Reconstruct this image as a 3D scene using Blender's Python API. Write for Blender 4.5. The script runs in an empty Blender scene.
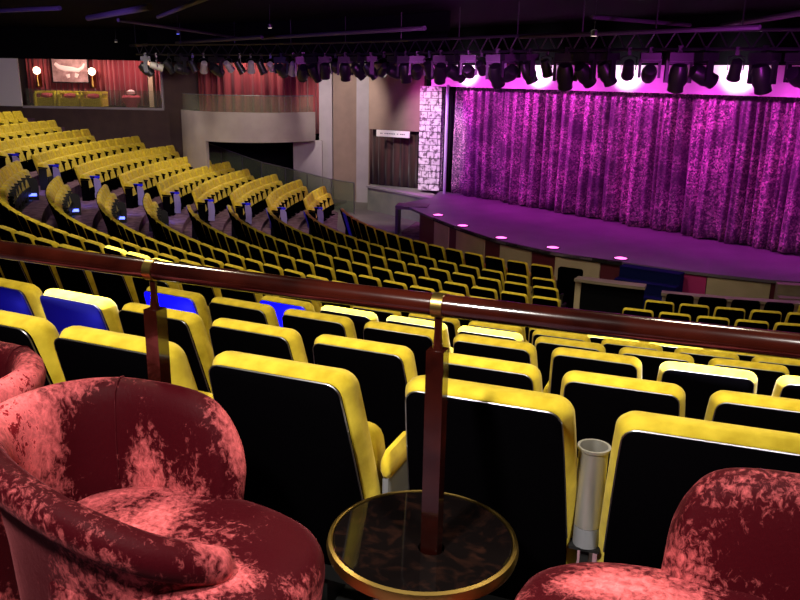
import bpy, bmesh, math, random
from mathutils import Vector, Matrix
random.seed(7)
PI = math.pi
R = math.radians
scene = bpy.context.scene
col = scene.collection

EYE = 4.60                       # camera height above the auditorium's lowest floor
CX, CY = 8.65, 24.75             # centre of the curved seating
def Z(zc): return zc + EYE       # height given relative to the eye -> world

# ------------------------------------------------------------------ helpers
def link(o, parent=None):
    col.objects.link(o)
    if parent: o.parent = parent
    return o

def tag(o, label=None, cat=None, group=None, kind=None):
    if label: o['label'] = label
    if cat: o['category'] = cat
    if group: o['group'] = group
    if kind: o['kind'] = kind
    return o

def empty(name, loc, rz=0):
    o = bpy.data.objects.new(name, None)
    o.empty_display_size = .1
    col.objects.link(o)
    o.location = loc
    o.rotation_euler = (0, 0, rz)
    return o

class MB:
    """collects faces, builds ONE mesh object"""
    def __init__(s):
        s.v = []; s.f = []; s.m = []; s.mi = 0
    def add(s, vs, fs):
        n = len(s.v)
        s.v += [tuple(v) for v in vs]
        s.f += [tuple(i + n for i in f) for f in fs]
        s.m += [s.mi] * len(fs)
    def box(s, x0, x1, y0, y1, z0, z1):
        vs = [(x, y, z) for z in (z0, z1) for y in (y0, y1) for x in (x0, x1)]
        s.add(vs, [(0, 2, 3, 1), (4, 5, 7, 6), (0, 1, 5, 4), (2, 6, 7, 3), (0, 4, 6, 2), (1, 3, 7, 5)])
    def obox(s, c, u, hu, hv, z0, z1):
        """box with plan axis u (unit 2D), half sizes hu (along u), hv (across)"""
        vx, vy = -u[1], u[0]
        vs = []
        for z in (z0, z1):
            for b in (-hv, hv):
                for a in (-hu, hu):
                    vs.append((c[0] + u[0]*a + vx*b, c[1] + u[1]*a + vy*b, z))
        s.add(vs, [(0, 2, 3, 1), (4, 5, 7, 6), (0, 1, 5, 4), (2, 6, 7, 3), (0, 4, 6, 2), (1, 3, 7, 5)])
    def loops(s, L, cap=True, closed_path=False):
        """skin a list of equal-length closed loops"""
        n = len(L[0]); vs = [p for l in L for p in l]; fs = []
        m = len(L)
        for i in range(m if closed_path else m - 1):
            for j in range(n):
                a = i*n + j; b = i*n + (j+1) % n
                c = ((i+1) % m)*n + (j+1) % n; d = ((i+1) % m)*n + j
                fs.append((a, b, c, d))
        if cap and not closed_path:
            fs.append(tuple(range(n))[::-1]); fs.append(tuple(range((m-1)*n, m*n)))
        s.add(vs, fs)
    def tube(s, pts, r, seg=8, closed=False):
        P = [Vector(p) for p in pts]; L = []
        rr = r if isinstance(r, (list, tuple)) else [r]*len(P)
        for i, p in enumerate(P):
            a = P[i-1] if (i > 0 or closed) else P[i]
            b = P[(i+1) % len(P)] if (i < len(P)-1 or closed) else P[i]
            t = (b - a).normalized()
            up = Vector((0, 0, 1)) if abs(t.z) < .95 else Vector((1, 0, 0))
            x = t.cross(up).normalized(); y = x.cross(t)
            L.append([p + (x*math.cos(q) + y*math.sin(q))*rr[i] for q in [2*PI*k/seg for k in range(seg)]])
        s.loops(L, closed_path=closed)
    def lathe(s, prof, seg=24, c=(0, 0, 0), closed=False):
        L = []
        for (r, z) in prof:
            L.append([(c[0]+r*math.cos(2*PI*k/seg), c[1]+r*math.sin(2*PI*k/seg), c[2]+z) for k in range(seg)])
        s.loops(L, cap=not closed, closed_path=closed)
    def arc(s, r0, r1, t0, t1, z0, z1, n=24, c=(CX, CY)):
        """ring sector"""
        L = []
        for i in range(n+1):
            t = R(t0 + (t1-t0)*i/n); cs, sn = math.cos(t), math.sin(t)
            L.append([(c[0]+r0*cs, c[1]+r0*sn, z0), (c[0]+r1*cs, c[1]+r1*sn, z0),
                      (c[0]+r1*cs, c[1]+r1*sn, z1), (c[0]+r0*cs, c[1]+r0*sn, z1)])
        s.loops(L)
    def sheet(s, grid):
        n = len(grid[0]); vs = [p for l in grid for p in l]; fs = []
        for i in range(len(grid)-1):
            for j in range(n-1):
                fs.append((i*n+j, i*n+j+1, (i+1)*n+j+1, (i+1)*n+j))
        s.add(vs, fs)
    def mesh(s, name, mats, smooth=False, angle=40):
        me = bpy.data.meshes.new(name)
        me.from_pydata(s.v, [], s.f)
        for m in (mats if isinstance(mats, (list, tuple)) else [mats]): me.materials.append(m)
        me.polygons.foreach_set('material_index', s.m)
        bm = bmesh.new(); bm.from_mesh(me)
        bmesh.ops.recalc_face_normals(bm, faces=bm.faces)
        bm.to_mesh(me); bm.free()
        if smooth:
            me.polygons.foreach_set('use_smooth', [True]*len(me.polygons))
            try: me.set_sharp_from_angle(angle=R(angle))
            except Exception: pass
        me.update()
        return me
    def build(s, name, mats, parent=None, smooth=False, angle=40, loc=None, rz=0):
        o = bpy.data.objects.new(name, s.mesh(name, mats, smooth, angle))
        link(o, parent)
        if loc: o.location = loc
        o.rotation_euler.z = rz
        return o

# ------------------------------------------------------------------ materials
def mat(name, color, rough=.6, metal=0, spec=.5, emit=None, es=0, sheen=0, trans=0, alpha=1, coat=0):
    m = bpy.data.materials.new(name); m.use_nodes = True
    b = m.node_tree.nodes['Principled BSDF']
    b.inputs['Base Color'].default_value = (*color, 1)
    b.inputs['Roughness'].default_value = rough
    b.inputs['Metallic'].default_value = metal
    b.inputs['Specular IOR Level'].default_value = spec
    b.inputs['Sheen Weight'].default_value = sheen
    b.inputs['Transmission Weight'].default_value = trans
    b.inputs['Alpha'].default_value = alpha
    b.inputs['Coat Weight'].default_value = coat
    if emit:
        b.inputs['Emission Color'].default_value = (*emit, 1)
        b.inputs['Emission Strength'].default_value = es
    return m

def noise_mat(name, c0, c1, scale=8, lo=.35, hi=.65, rough=.7, detail=4, bump=0, spec=.5, sheen=0, metal=0, coords='Object', stretch=(1, 1, 1), distort=0):
    m = mat(name, c0, rough, metal, spec, sheen=sheen)
    nt = m.node_tree; N = nt.nodes; b = N['Principled BSDF']
    tc = N.new('ShaderNodeTexCoord'); mp = N.new('ShaderNodeMapping'); mp.inputs['Scale'].default_value = stretch
    no = N.new('ShaderNodeTexNoise'); no.inputs['Scale'].default_value = scale; no.inputs['Detail'].default_value = detail
    no.inputs['Distortion'].default_value = distort
    cr = N.new('ShaderNodeValToRGB')
    cr.color_ramp.elements[0].position = lo; cr.color_ramp.elements[0].color = (*c0, 1)
    cr.color_ramp.elements[1].position = hi; cr.color_ramp.elements[1].color = (*c1, 1)
    nt.links.new(tc.outputs[coords], mp.inputs[0]); nt.links.new(mp.outputs[0], no.inputs['Vector'])
    nt.links.new(no.outputs['Fac'], cr.inputs[0]); nt.links.new(cr.outputs[0], b.inputs['Base Color'])
    if bump:
        bp = N.new('ShaderNodeBump'); bp.inputs['Strength'].default_value = bump; bp.inputs['Distance'].default_value = .01
        nt.links.new(no.outputs['Fac'], bp.inputs['Height']); nt.links.new(bp.outputs[0], b.inputs['Normal'])
    return m

M = {}
M['yellow'] = noise_mat('yellow_suede', (.44, .315, .012), (.62, .46, .03), scale=14, rough=.85, spec=.15, detail=6, bump=.25, sheen=.1)
M['shell'] = mat('black_laminate', (.0012, .001, .0014), .7, spec=.0)
M['base'] = mat('black_metal', (.01, .01, .01), .5, spec=.2)
M['chrome'] = mat('chrome', (.26, .25, .26), .4, 1)
M['cup'] = mat('brushed_steel', (.40, .38, .34), .38, .7)
M['armgrey'] = mat('grey_arm_panel', (.14, .14, .15), .5)
M['dim_lit'] = mat('dim_blue_lit_shell', (.002, .002, .035), .5, spec=.2)  # black shell with weak blue light put into its colour
M['lav'] = mat('lavender_panel', (.22, .18, .42), .5, spec=.3)
M['blue'] = mat('blue_lit_panel', (.004, .004, .75), .5, spec=.3)  # blue aisle light on seat backs and end caps, put into the colour
M['bluelamp'] = mat('aisle_light', (.2, .3, 1), .4, emit=(.10, .14, 1), es=3.5)
M['carpet'] = noise_mat('carpet', (.09, .045, .07), (.19, .11, .15), scale=5, rough=.95, spec=.05, detail=8)
M['platcarpet'] = noise_mat('platform_carpet', (.01, .004, .006), (.02, .01, .01), scale=8, rough=.95, spec=.05)
M['ceil'] = mat('ceiling_black', (.003, .003, .004), .9, spec=.05)
M['truss'] = mat('truss_grey', (.05, .045, .06), .5, spec=.4)
M['fixture'] = mat('fixture_black', (.012, .012, .016), .35, spec=.5)
M['fixgrey'] = mat('fixture_grey', (.42, .40, .36), .4)
M['lens'] = mat('lens', (.08, .09, .2), .08, spec=.9)
M['wood'] = noise_mat('mahogany', (.009, .0012, .0008), (.03, .004, .002), scale=6, rough=.16, spec=.6, stretch=(1, 1, 1), detail=6)
M['wood'].node_tree.nodes['Principled BSDF'].inputs['Coat Weight'].default_value = .6
M['brass'] = mat('brass', (.42, .27, .07), .32, 1)
M['tabletop'] = noise_mat('dark_marble', (.003, .002, .002), (.016, .006, .004), scale=12, rough=.06, spec=.6, lo=.5, hi=.8, distort=2)
M['brownwall'] = noise_mat('brown_wall', (.055, .03, .028), (.075, .042, .036), scale=2, rough=.8)
M['tan'] = noise_mat('tan_fabric_wall', (.22, .155, .12), (.26, .185, .14), scale=2, rough=.85)
M['grey'] = noise_mat('grey_wall', (.30, .27, .28), (.36, .32, .33), scale=1.5, rough=.75)
M['drum'] = noise_mat('balcony_plaster', (.24, .20, .19), (.28, .24, .22), scale=2, rough=.6)
M['redcurt'] = noise_mat('red_velour', (.20, .022, .028), (.34, .05, .055), scale=3, rough=.8, stretch=(1, 1, .1), sheen=.3)
M['darkcurt'] = noise_mat('brown_velour', (.02, .006, .005), (.07, .022, .016), scale=3, rough=.8, stretch=(3, 3, .05), sheen=.2)
M['stage'] = noise_mat('stage_floor', (.12, .10, .125), (.15, .13, .155), scale=1.2, rough=.5, spec=.4)
M['beige'] = noise_mat('beige_laminate', (.42, .34, .20), (.50, .41, .25), scale=2, rough=.5)
M['darkred'] = mat('dark_red_panel', (.10, .012, .02), .5)
M['magenta'] = mat('magenta_panel', (.5, .03, .18), .5)
M['bluecarpet'] = mat('blue_stair_carpet', (.003, .006, .06), .9, spec=.1)
M['step'] = noise_mat('step_stone', (.19, .15, .10), (.25, .2, .14), scale=3, rough=.7)
M['wingfloor'] = noise_mat('grey_vinyl', (.11, .10, .09), (.15, .135, .12), scale=.9, rough=.6)
M['lowwall'] = noise_mat('low_wall', (.20, .21, .17), (.27, .27, .21), scale=2, rough=.7)
M['white'] = mat('white_sign', (.95, .92, .86), .5)
M['pinklamp'] = mat('pink_floor_light', (1, .5, .9), .4, emit=(1, .16, .62), es=2.6)
M['exit'] = mat('exit_green', (.02, .4, .2), .5, emit=(.03, .8, .4), es=.5)
M['sconce'] = mat('sconce_shade', (1, .8, .6), .5, emit=(1, .55, .38), es=5)
M['portal'] = mat('portal_gloss', (.5, .45, .6), .3, spec=.7)
M['pinkcush'] = mat('pink_cushion', (.5, .06, .09), .8)
M['art'] = noise_mat('art_ground', (.25, .13, .12), (.5, .3, .28), scale=4, rough=.7)
M['artfig'] = mat('art_figure', (.95, .72, .66), .6)
M['screen'] = mat('pale_panel', (.75, .72, .73), .7)
M['header'] = noise_mat('header_white', (.62, .56, .60), (.74, .68, .70), scale=2, rough=.6)

def glass(name, color, a):
    m = bpy.data.materials.new(name); m.use_nodes = True
    nt = m.node_tree; N = nt.nodes; N.remove(N['Principled BSDF']); out = N['Material Output']
    t = N.new('ShaderNodeBsdfTransparent'); t.inputs[0].default_value = (.93, .96, .93, 1)
    g = N.new('ShaderNodeBsdfPrincipled'); g.inputs['Base Color'].default_value = (*color, 1)
    g.inputs['Roughness'].default_value = .12; g.inputs['Specular IOR Level'].default_value = .5
    mx = N.new('ShaderNodeMixShader'); mx.inputs[0].default_value = a
    nt.links.new(t.outputs[0], mx.inputs[1]); nt.links.new(g.outputs[0], mx.inputs[2]); nt.links.new(mx.outputs[0], out.inputs[0])
    return m
M['glass'] = glass('green_glass', (.16, .20, .13), .38)
M['glassclear'] = glass('clear_glass', (.5, .5, .36), .09)

# crushed velvet: the nap lies in patches, light where brushed one way and dark the other
def velvet():
    m = mat('crushed_velvet', (.5, .05, .06), .6, spec=.06, sheen=.10)
    nt = m.node_tree; N = nt.nodes; b = N['Principled BSDF']
    b.inputs['Sheen Roughness'].default_value = .35
    b.inputs['Sheen Tint'].default_value = (1, .25, .28, 1)
    tc = N.new('ShaderNodeTexCoord')
    big = N.new('ShaderNodeTexNoise'); big.inputs['Scale'].default_value = 2.5; big.inputs['Detail'].default_value = 1.5; big.inputs['Distortion'].default_value = .4
    fine = N.new('ShaderNodeTexNoise'); fine.inputs['Scale'].default_value = 48; fine.inputs['Detail'].default_value = 8; fine.inputs['Roughness'].default_value = .72; fine.inputs['Distortion'].default_value = .5
    mp = N.new('ShaderNodeMapping'); mp.inputs['Scale'].default_value = (1.2, 1.2, .8)
    nt.links.new(tc.outputs['Object'], mp.inputs[0])
    nt.links.new(mp.outputs[0], big.inputs['Vector']); nt.links.new(mp.outputs[0], fine.inputs['Vector'])
    a = N.new('ShaderNodeMath'); a.operation = 'MULTIPLY_ADD'; a.inputs[1].default_value = 1.75; 
    c = N.new('ShaderNodeMath'); c.operation = 'MULTIPLY'; c.inputs[1].default_value = 1.0
    nt.links.new(fine.outputs['Fac'], c.inputs[0])
    nt.links.new(big.outputs['Fac'], a.inputs[0]); nt.links.new(c.outputs[0], a.inputs[2])
    cr = N.new('ShaderNodeValToRGB'); e = cr.color_ramp.elements
    e[0].position = .88; e[0].color = (.035, .001, .003, 1)
    e[1].position = 1.22; e[1].color = (.92, .17, .18, 1)
    x = e.new(1.0); x.color = (.24, .009, .016, 1)
    # colour ramp works on 0..1: rescale
    sc = N.new('ShaderNodeMapRange'); sc.inputs['From Min'].default_value = .98; sc.inputs['From Max'].default_value = 1.74
    nt.links.new(a.outputs[0], sc.inputs['Value'])
    e[0].position = .38; x.position = .46; e[-1].position = .56
    nt.links.new(sc.outputs['Result'], cr.inputs[0]); nt.links.new(cr.outputs[0], b.inputs['Base Color'])
    bp = N.new('ShaderNodeBump'); bp.inputs['Strength'].default_value = .35; bp.inputs['Distance'].default_value = .006
    nt.links.new(fine.outputs['Fac'], bp.inputs['Height']); nt.links.new(bp.outputs[0], b.inputs['Normal'])
    return m
M['velvet'] = velvet()

def sequin():
    m = mat('sequin_curtain', (.4, .35, .4), .45, metal=.25, spec=.6)
    nt = m.node_tree; N = nt.nodes; b = N['Principled BSDF']
    tc = N.new('ShaderNodeTexCoord')
    v = N.new('ShaderNodeTexVoronoi'); v.inputs['Scale'].default_value = 26; v.feature = 'F1'
    n2 = N.new('ShaderNodeTexNoise'); n2.inputs['Scale'].default_value = 1.3; n2.inputs['Detail'].default_value = 3
    hs = N.new('ShaderNodeSeparateColor')
    nt.links.new(tc.outputs['Object'], v.inputs['Vector']); nt.links.new(tc.outputs['Object'], n2.inputs['Vector'])
    nt.links.new(v.outputs['Color'], hs.inputs[0])
    pw = N.new('ShaderNodeMath'); pw.operation = 'POWER'; pw.inputs[1].default_value = 2.2
    nt.links.new(hs.outputs[0], pw.inputs[0])
    ml = N.new('ShaderNodeMath'); ml.operation = 'MULTIPLY'
    mr = N.new('ShaderNodeMapRange'); mr.inputs['From Min'].default_value = .35; mr.inputs['From Max'].default_value = .65; mr.inputs['To Min'].default_value = .1
    nt.links.new(n2.outputs['Fac'], mr.inputs['Value']); nt.links.new(pw.outputs[0], ml.inputs[0]); nt.links.new(mr.outputs['Result'], ml.inputs[1])
    cr = N.new('ShaderNodeValToRGB'); e = cr.color_ramp.elements  # ramp puts the sequin glints into the base colour as bright flecks
    e[0].position = 0; e[0].color = (.12, .065, .13, 1); e[1].position = .8; e[1].color = (1, .60, .75, 1)
    nt.links.new(ml.outputs[0], cr.inputs[0]); nt.links.new(cr.outputs[0], b.inputs['Base Color'])
    # every sequin tips its own way
    nm = N.new('ShaderNodeBump'); nm.inputs['Strength'].default_value = .55; nm.inputs['Distance'].default_value = .03
    nt.links.new(hs.outputs[1], nm.inputs['Height']); nt.links.new(nm.outputs[0], b.inputs['Normal'])
    return m
M['sequin'] = sequin()

def brickmat():
    m = mat('white_block', (.7, .66, .66), .8)
    nt = m.node_tree; N = nt.nodes; b = N['Principled BSDF']
    tc = N.new('ShaderNodeTexCoord'); mp = N.new('ShaderNodeMapping'); mp.inputs['Rotation'].default_value = (R(90), 0, 0)
    br = N.new('ShaderNodeTexBrick'); br.inputs['Scale'].default_value = 1.15
    br.inputs['Color1'].default_value = (.75, .70, .70, 1); br.inputs['Color2'].default_value = (.52, .47, .48, 1); br.inputs['Mortar'].default_value = (.10, .06, .09, 1)
    br.inputs['Mortar Size'].default_value = .014; br.offset = .37; br.squash = .6; br.squash_frequency = 3; br.inputs['Bias'].default_value = -.3
    no = N.new('ShaderNodeTexNoise'); no.inputs['Scale'].default_value = 7; no.inputs['Detail'].default_value = 4
    cr = N.new('ShaderNodeValToRGB'); cr.color_ramp.elements[0].position = .40; cr.color_ramp.elements[0].color = (.22, .18, .2, 1); cr.color_ramp.elements[1].position = .52; cr.color_ramp.elements[1].color = (1, 1, 1, 1)
    mx = N.new('ShaderNodeMix'); mx.data_type = 'RGBA'; mx.blend_type = 'MULTIPLY'; mx.inputs[0].default_value = 1
    nt.links.new(tc.outputs['Object'], mp.inputs[0]); nt.links.new(mp.outputs[0], br.inputs['Vector']); nt.links.new(tc.outputs['Object'], no.inputs['Vector'])
    nt.links.new(no.outputs['Fac'], cr.inputs[0]); nt.links.new(br.outputs['Color'], mx.inputs[6]); nt.links.new(cr.outputs[0], mx.inputs[7])
    nt.links.new(mx.outputs[2], b.inputs['Base Color'])
    return m
M['brick'] = brickmat()

# ------------------------------------------------------------------ seating rows
RK = [10.6 + 1.054*k for k in range(14)]
ZK = [-3.65, -3.65, -3.53, -3.42, -3.28, -3.12, -2.89, -2.59, -2.26, -1.96, -1.67, -1.375, -1.11, -.80]
SEAT_H = .95
SEAT_W = .55
def floor_z(k): return Z(ZK[k] - SEAT_H)
PLAT = Z(-1.57)

# ---- structure: floor with its terraces
f = MB()
f.box(-17, 14, -3, 34, -.3, 0)
for k in range(2, 14):
    top = floor_z(k)
    outer = RK[13] + .16
    inner = RK[k] - .90
    f.arc(inner, outer if k == 13 else RK[k+1]-.90 + .02, 155, 292, .0, top, 60)
f.arc(RK[13] + .16, 29.5, 222, 290, .0, PLAT, 40)
tag(f.build('floor', M['carpet']), kind='structure')

# grey vinyl floor between the wall and the stage, left of the stage
g = MB()
pts = [(-3.6, 30.8), (-1.2, 30.6), (-1.2, 28.35), (.5, 26.1), (.0, 24.2), (.1, 22.4), (-.1, 21.2), (-1.2, 22.0), (-2.0, 24.5), (-2.2, 27.6)]
g.add([(x, y, 0.0) for x, y in pts] + [(x, y, .012) for x, y in pts],
      [tuple(range(10))[::-1], tuple(range(10, 20))] + [(i, (i+1) % 10, 10+(i+1) % 10, 10+i) for i in range(10)])
tag(g.build('floor_vinyl', M['wingfloor']), kind='structure')

# ---- ceiling
c = MB()
c.box(-18, 15, -4, 36, Z(1.5), Z(1.7))
tag(c.build('ceiling', M['ceil']), kind='structure')

# ---- seat meshes -------------------------------------------------
def rr(w, z0, z1, r, inset, y, lean, seg, taper=.0, ztop=.95):
    """rounded-top outline in xz at depth y; leaned"""
    w2 = w/2 - inset; zt = z1 - inset; zb = z0 + inset; rad = max(r - inset*.6, .008)
    pts = [(-w2 + taper, zb), (-w2 + taper*.3, zt - .42), (-w2, zt - .22), (-w2, zt - .10)]
    for q in range(seg+1):
        a = PI - (PI/2)*q/seg
        pts.append((-w2 + rad + rad*math.cos(a), zt - rad + rad*math.sin(a)))
    for q in range(seg+1):
        a = PI/2 - (PI/2)*q/seg
        pts.append((w2 - rad + rad*math.cos(a), zt - rad + rad*math.sin(a)))
    pts += [(w2, zt - .10), (w2, zt - .22), (w2 - taper*.3, zt - .42), (w2 - taper, zb)]
    return [(x, y + lean*(ztop - z), z) for x, z in pts]

LEAN = .30
def rr2(w, z0, z1, r, inset, y, seg, z_in=None):
    """rounded-top outline that widens towards the bottom"""
    pts = rr(w, z0, z1, r, inset, y, LEAN, seg)
    return [(x*(1 + .12*min(1, max(0, (z1 - z)/.42))**.7), yy, z) for x, yy, z in pts]
def bm_cushion(seg, far=False):
    b = MB()
    if far:
        st = [(-.012, .020), (.018, 0), (.055, 0), (.085, .03)]
    else:
        st = [(-.014, .030), (-.012, .022), (-.006, .018), (.020, .003), (.030, 0), (.055, .0), (.074, .006), (.088, .020), (.096, .045)]
    b.loops([rr2(.452, .38, .958, .045, i, y, seg) for y, i in st])
    return b
def bm_shell(seg, far=False):
    b = MB()
    st = [(-.030, .006), (-.026, 0), (.0, 0)] if not far else [(-.028, 0), (.0, 0)]
    b.loops([rr2(.412, .14, .936, .034, i, y, seg) for y, i in st])
    return b
def bm_seatpad(far=False):
    """the cushion stands tipped up against the back"""
    b = MB()
    w = .47
    st = [(.0, .02), (.02, .0), (.085, .0), (.108, .012), (.118, .04)] if not far else [(.0, .0), (.09, .0), (.115, .03)]
    L = []
    for y, i in st:
        pts = rr(w, .30, .725, .05, i, y + .082, LEAN, 3 if not far else 2)
        L.append(pts)
    b.loops(L)
    return b
def bm_arm(far=False):
    b = MB()
    xs = .275
    n = 8 if not far else 4
    L = []
    for (y, s) in ([(.16, .5), (.17, .8), (.19, 1), (.33, 1), (.37, .95), (.40, .7), (.41, .4)] if not far else [(.16, 1), (.41, 1)]):
        zz = .62 - .25*max(0, y-.33)
        L.append([(xs + .021*s*math.cos(2*PI*k/n+PI/n), y, zz + (.05 if not far else .028)*s*math.sin(2*PI*k/n+PI/n)) for k in range(n)])
    b.loops(L)
    return b
def bm_armpanel():
    b = MB()
    b.box(.266, .284, .17, .38, .0, .58)
    return b
def bm_base():
    b = MB()
    b.box(-.225, .225, .19, .40, .16, .352)
    b.box(-.05, .05, .22, .36, .0, .16)
    b.box(-.16, .16, .20, .44, .0, .02)
    return b
def bm_trim():
    b = MB()
    l = rr2(.415, .14, .938, .035, 0, -.024, 8)
    b.tube(l[1:-1], .0026, 5)
    return b
def bm_endpanel():
    b = MB()
    # shaped end panel on the aisle side of the row: tall at the back, lower and rounded at the front
    pr = [(.06, 0), (.56, 0), (.58, .30), (.56, .50), (.50, .56), (.28, .57), (.20, .62), (.12, .66), (.08, .60)]
    b.loops([[(x, y, z) for y, z in pr] for x in (-.296, -.275)])
    return b
def bm_endcap():
    b = MB(); b.box(-.305, -.255, .16, .55, .575, .64); return b
def bm_lamp():
    b = MB(); b.box(-.318, -.2965, .22, .52, .10, .17); return b

def mirror(b):
    b.v = [(-x, y, z) for x, y, z in b.v]
    return b

SM = {}
def prep():
    for key, seg, far in (('near', 8, False), ('mid', 3, True)):
        SM[key] = {
            'back_cushion': bm_cushion(seg, far).mesh('back_cushion', M['yellow'], True, 60),
            'back_shell': bm_shell(seg, far).mesh('back_shell', M['shell'], True, 40),
            'seat_cushion': bm_seatpad(far).mesh('seat_cushion', M['yellow'], True, 60),
            'armrest': bm_arm(far).mesh('armrest', M['yellow'], True, 60),
            'arm_panel': bm_armpanel().mesh('arm_panel', M['armgrey']),
            'base': bm_base().mesh('base', M['base'])}
    SM['near']['chrome_trim'] = bm_trim().mesh('chrome_trim', M['chrome'], True)
    SM['end'] = {'end_panel': bm_endpanel().mesh('end_panel', M['lav']), 'end_cap': bm_endcap().mesh('end_cap', M['blue']), 'aisle_light': bm_lamp().mesh('aisle_light', M['bluelamp'])}
    SM['endr'] = {'end_panel': mirror(bm_endpanel()).mesh('end_panel', M['base']), 'aisle_light': mirror(bm_lamp()).mesh('aisle_light', M['bluelamp'])}
    SM['mid']['armrest'] = bm_arm(True).mesh('armrest', M['base'])
    SM['mid']['arm_panel'] = bm_armpanel().mesh('arm_panel', M['base'])
    for key, seg, far in (('near', 8, False), ('mid', 3, True)):
        SM[key]['blue'] = bm_shell(seg, far).mesh('back_shell_blue_lit', M['blue'], True, 40)
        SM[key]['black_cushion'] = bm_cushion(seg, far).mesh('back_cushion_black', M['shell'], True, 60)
        SM[key]['dim_lit'] = bm_shell(seg, far).mesh('back_shell_dim_lit', M['dim_lit'], True, 40)
prep()

def child(name, me, parent):
    o = bpy.data.objects.new(name, me); link(o, parent); return o

# projection of the camera, only used to decide which repeats the photograph shows
PITCH, ROLL, FPX = R(15.6), R(1.05), 800.0
def proj(x, y, z):
    zc = z - EYE
    d = y*math.cos(PITCH) - zc*math.sin(PITCH); u = y*math.sin(PITCH) + zc*math.cos(PITCH)
    if d < .2: return (9999, 9999, d)
    a = x/d*FPX; b = -u/d*FPX
    return (400 + a*math.cos(ROLL) - b*math.sin(ROLL), 300 + a*math.sin(ROLL) + b*math.cos(ROLL), d)

def step(k): return math.degrees(SEAT_W/RK[k])
seats = []       # block, k, theta, index from left, end(bool -> 'L','R')
def row(block, k, start, end, phase=None, ends=''):
    """seats at start, start+step .. <= end (theta of seat centres)"""
    s = step(k); n = int((end - start)/s + 1e-6) + 1
    L = []
    for i in range(n):
        th = start + i*s
        x = CX + RK[k]*math.cos(R(th)); y = CY + RK[k]*math.sin(R(th))
        px, py, d = proj(x, y, Z(ZK[k]))
        if d < .2 or px < -160 or px > 980: continue
        hw = .25/d*FPX
        L.append([block, k, th, x, y, px, d, i == 0, i == n-1, px + hw > 3 and px - hw < 797])
    L.sort(key=lambda q: q[5] if block != 'left' else -q[2])
    if block in ('centre', 'near', 'right'): L.sort(key=lambda q: q[2])
    i = 0
    for q in L:
        if q[9]: i += 1
        q.append(i); seats.append(q)

def anchored(k, anchor, lo):
    s = step(k); th = anchor
    while th - s >= lo: th -= s
    return th
# centre block, rows 0..10 (the front row is row 0)
C_ANCH = {0: 204.15, 1: 206.88, 2: 213.99, 3: 219.88, 4: 227.35}
C_LO = {0: 191.5, 1: 191.2, 2: 192, 3: 193, 4: 196.5, 5: 193, 6: 192.5, 7: 194, 8: 192.5, 9: 219, 10: 227}
C_HI = {0: 237.3, 1: 240, 2: 242, 3: 243.4, 4: 244.2, 5: 244.8, 6: 245, 7: 245.3, 8: 239, 9: 239.4, 10: 239.4}
for k in range(11):
    st = anchored(k, C_ANCH.get(k, C_HI[k]), C_LO[k])
    row('centre', k, st, C_HI[k] + .3)
# left block, beyond the aisle
L_HI = {1: 181.5, 2: 185.5, 3: 185, 4: 186, 5: 184.5, 6: 184.5, 7: 186.5, 8: 187, 9: 187, 10: 187, 11: 187}
L_LO = {1: 166.5, 2: 165.5, 3: 162.8, 4: 163.2, 5: 162, 6: 160.8, 7: 162, 8: 165.2, 9: 168.3, 10: 169.5, 11: 170.3}
for k in range(1, 12):
    s = step(k); n = int((L_HI[k]-L_LO[k])/s)
    row('left', k, L_HI[k]-n*s, L_HI[k]+.01)
# block below the handrail
N_ANCH = {13: 245.83, 12: 243.62, 11: 242.78, 10: 243.16, 9: 243.77, 8: 249.37}
N_LO = {13: 238, 12: 239, 11: 242.2, 10: 242.8, 9: 243.2, 8: 246.0}
for k in range(8, 14):
    row('near', k, anchored(k, N_ANCH[k], N_LO[k]), 275)
# right block
R_ST = {1: 254.26 - step(1), 2: 250.04, 3: 248.87, 4: 249.0, 5: 248.8, 6: 248.6, 7: 248.4}
for k in range(1, 8):
    row('right', k, R_ST[k], 285)

seats.sort(key=lambda q: (not q[9], q[6]))
NIND = 300
indiv, rest = seats[:NIND], seats[NIND:]
print('N13', [(round(q[5]), q[9], q[10]) for q in seats if q[0] == 'near' and q[1] in (13,12)])
print('SEATS', len(seats), 'visible', len([q for q in seats if q[9]]), 'individual', len(indiv), 'rest', len(rest), 'near', len([q for q in seats if q[0] == 'near']))

ORD = ['', 'first', 'second', 'third', 'fourth', 'fifth', 'sixth', 'seventh', 'eighth', 'ninth', 'tenth', 'eleventh', 'twelfth',
       'thirteenth', 'fourteenth', 'fifteenth', 'sixteenth', 'seventeenth', 'eighteenth', 'nineteenth', 'twentieth']
TENS = {20: 'twenty', 30: 'thirty', 40: 'forty', 50: 'fifty'}
def ordinal(n):
    if n <= 20: return ORD[n]
    t, u = n//10*10, n % 10
    return (TENS[t] + '-' + ORD[u]) if u else {30: 'thirtieth', 40: 'fortieth', 50: 'fiftieth'}[t]
def rowname(block, k):
    if block == 'near':
        return {13: 'in the row directly below the handrail', 12: 'in second row below the handrail', 11: 'in third row below the handrail',
                10: 'in fourth row below the handrail', 9: 'in fifth row below the handrail', 8: 'in sixth row below the handrail'}[k]
    if block == 'centre':
        return ('in front row of centre block' if k == 0 else 'in %s row from stage, centre block' % ordinal(k+1))
    if block == 'right':
        return ('in front row of right block' if k == 1 else 'in %s row of right block' % ordinal(k))
    return 'in %s row of far left block' % ordinal(k)
N13 = {  # the big ones get words of their own, by what they stand beside
    1: 'black-backed yellow seat at far left edge, above the partly hidden velvet chair',
    2: 'black-backed yellow theatre seat directly behind the left handrail post',
    3: 'large black-backed yellow theatre seat between the two handrail posts',
    4: 'large black-backed yellow theatre seat behind the middle rail post, left of cup holder',
    5: 'large black-backed yellow theatre seat right of the steel cup holder'}
NUD = {1: (-.18, .05), 2: (-.20, .06), 3: (-.12, .05), 4: (-.01, .0), 5: (.04, .03)}
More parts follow.
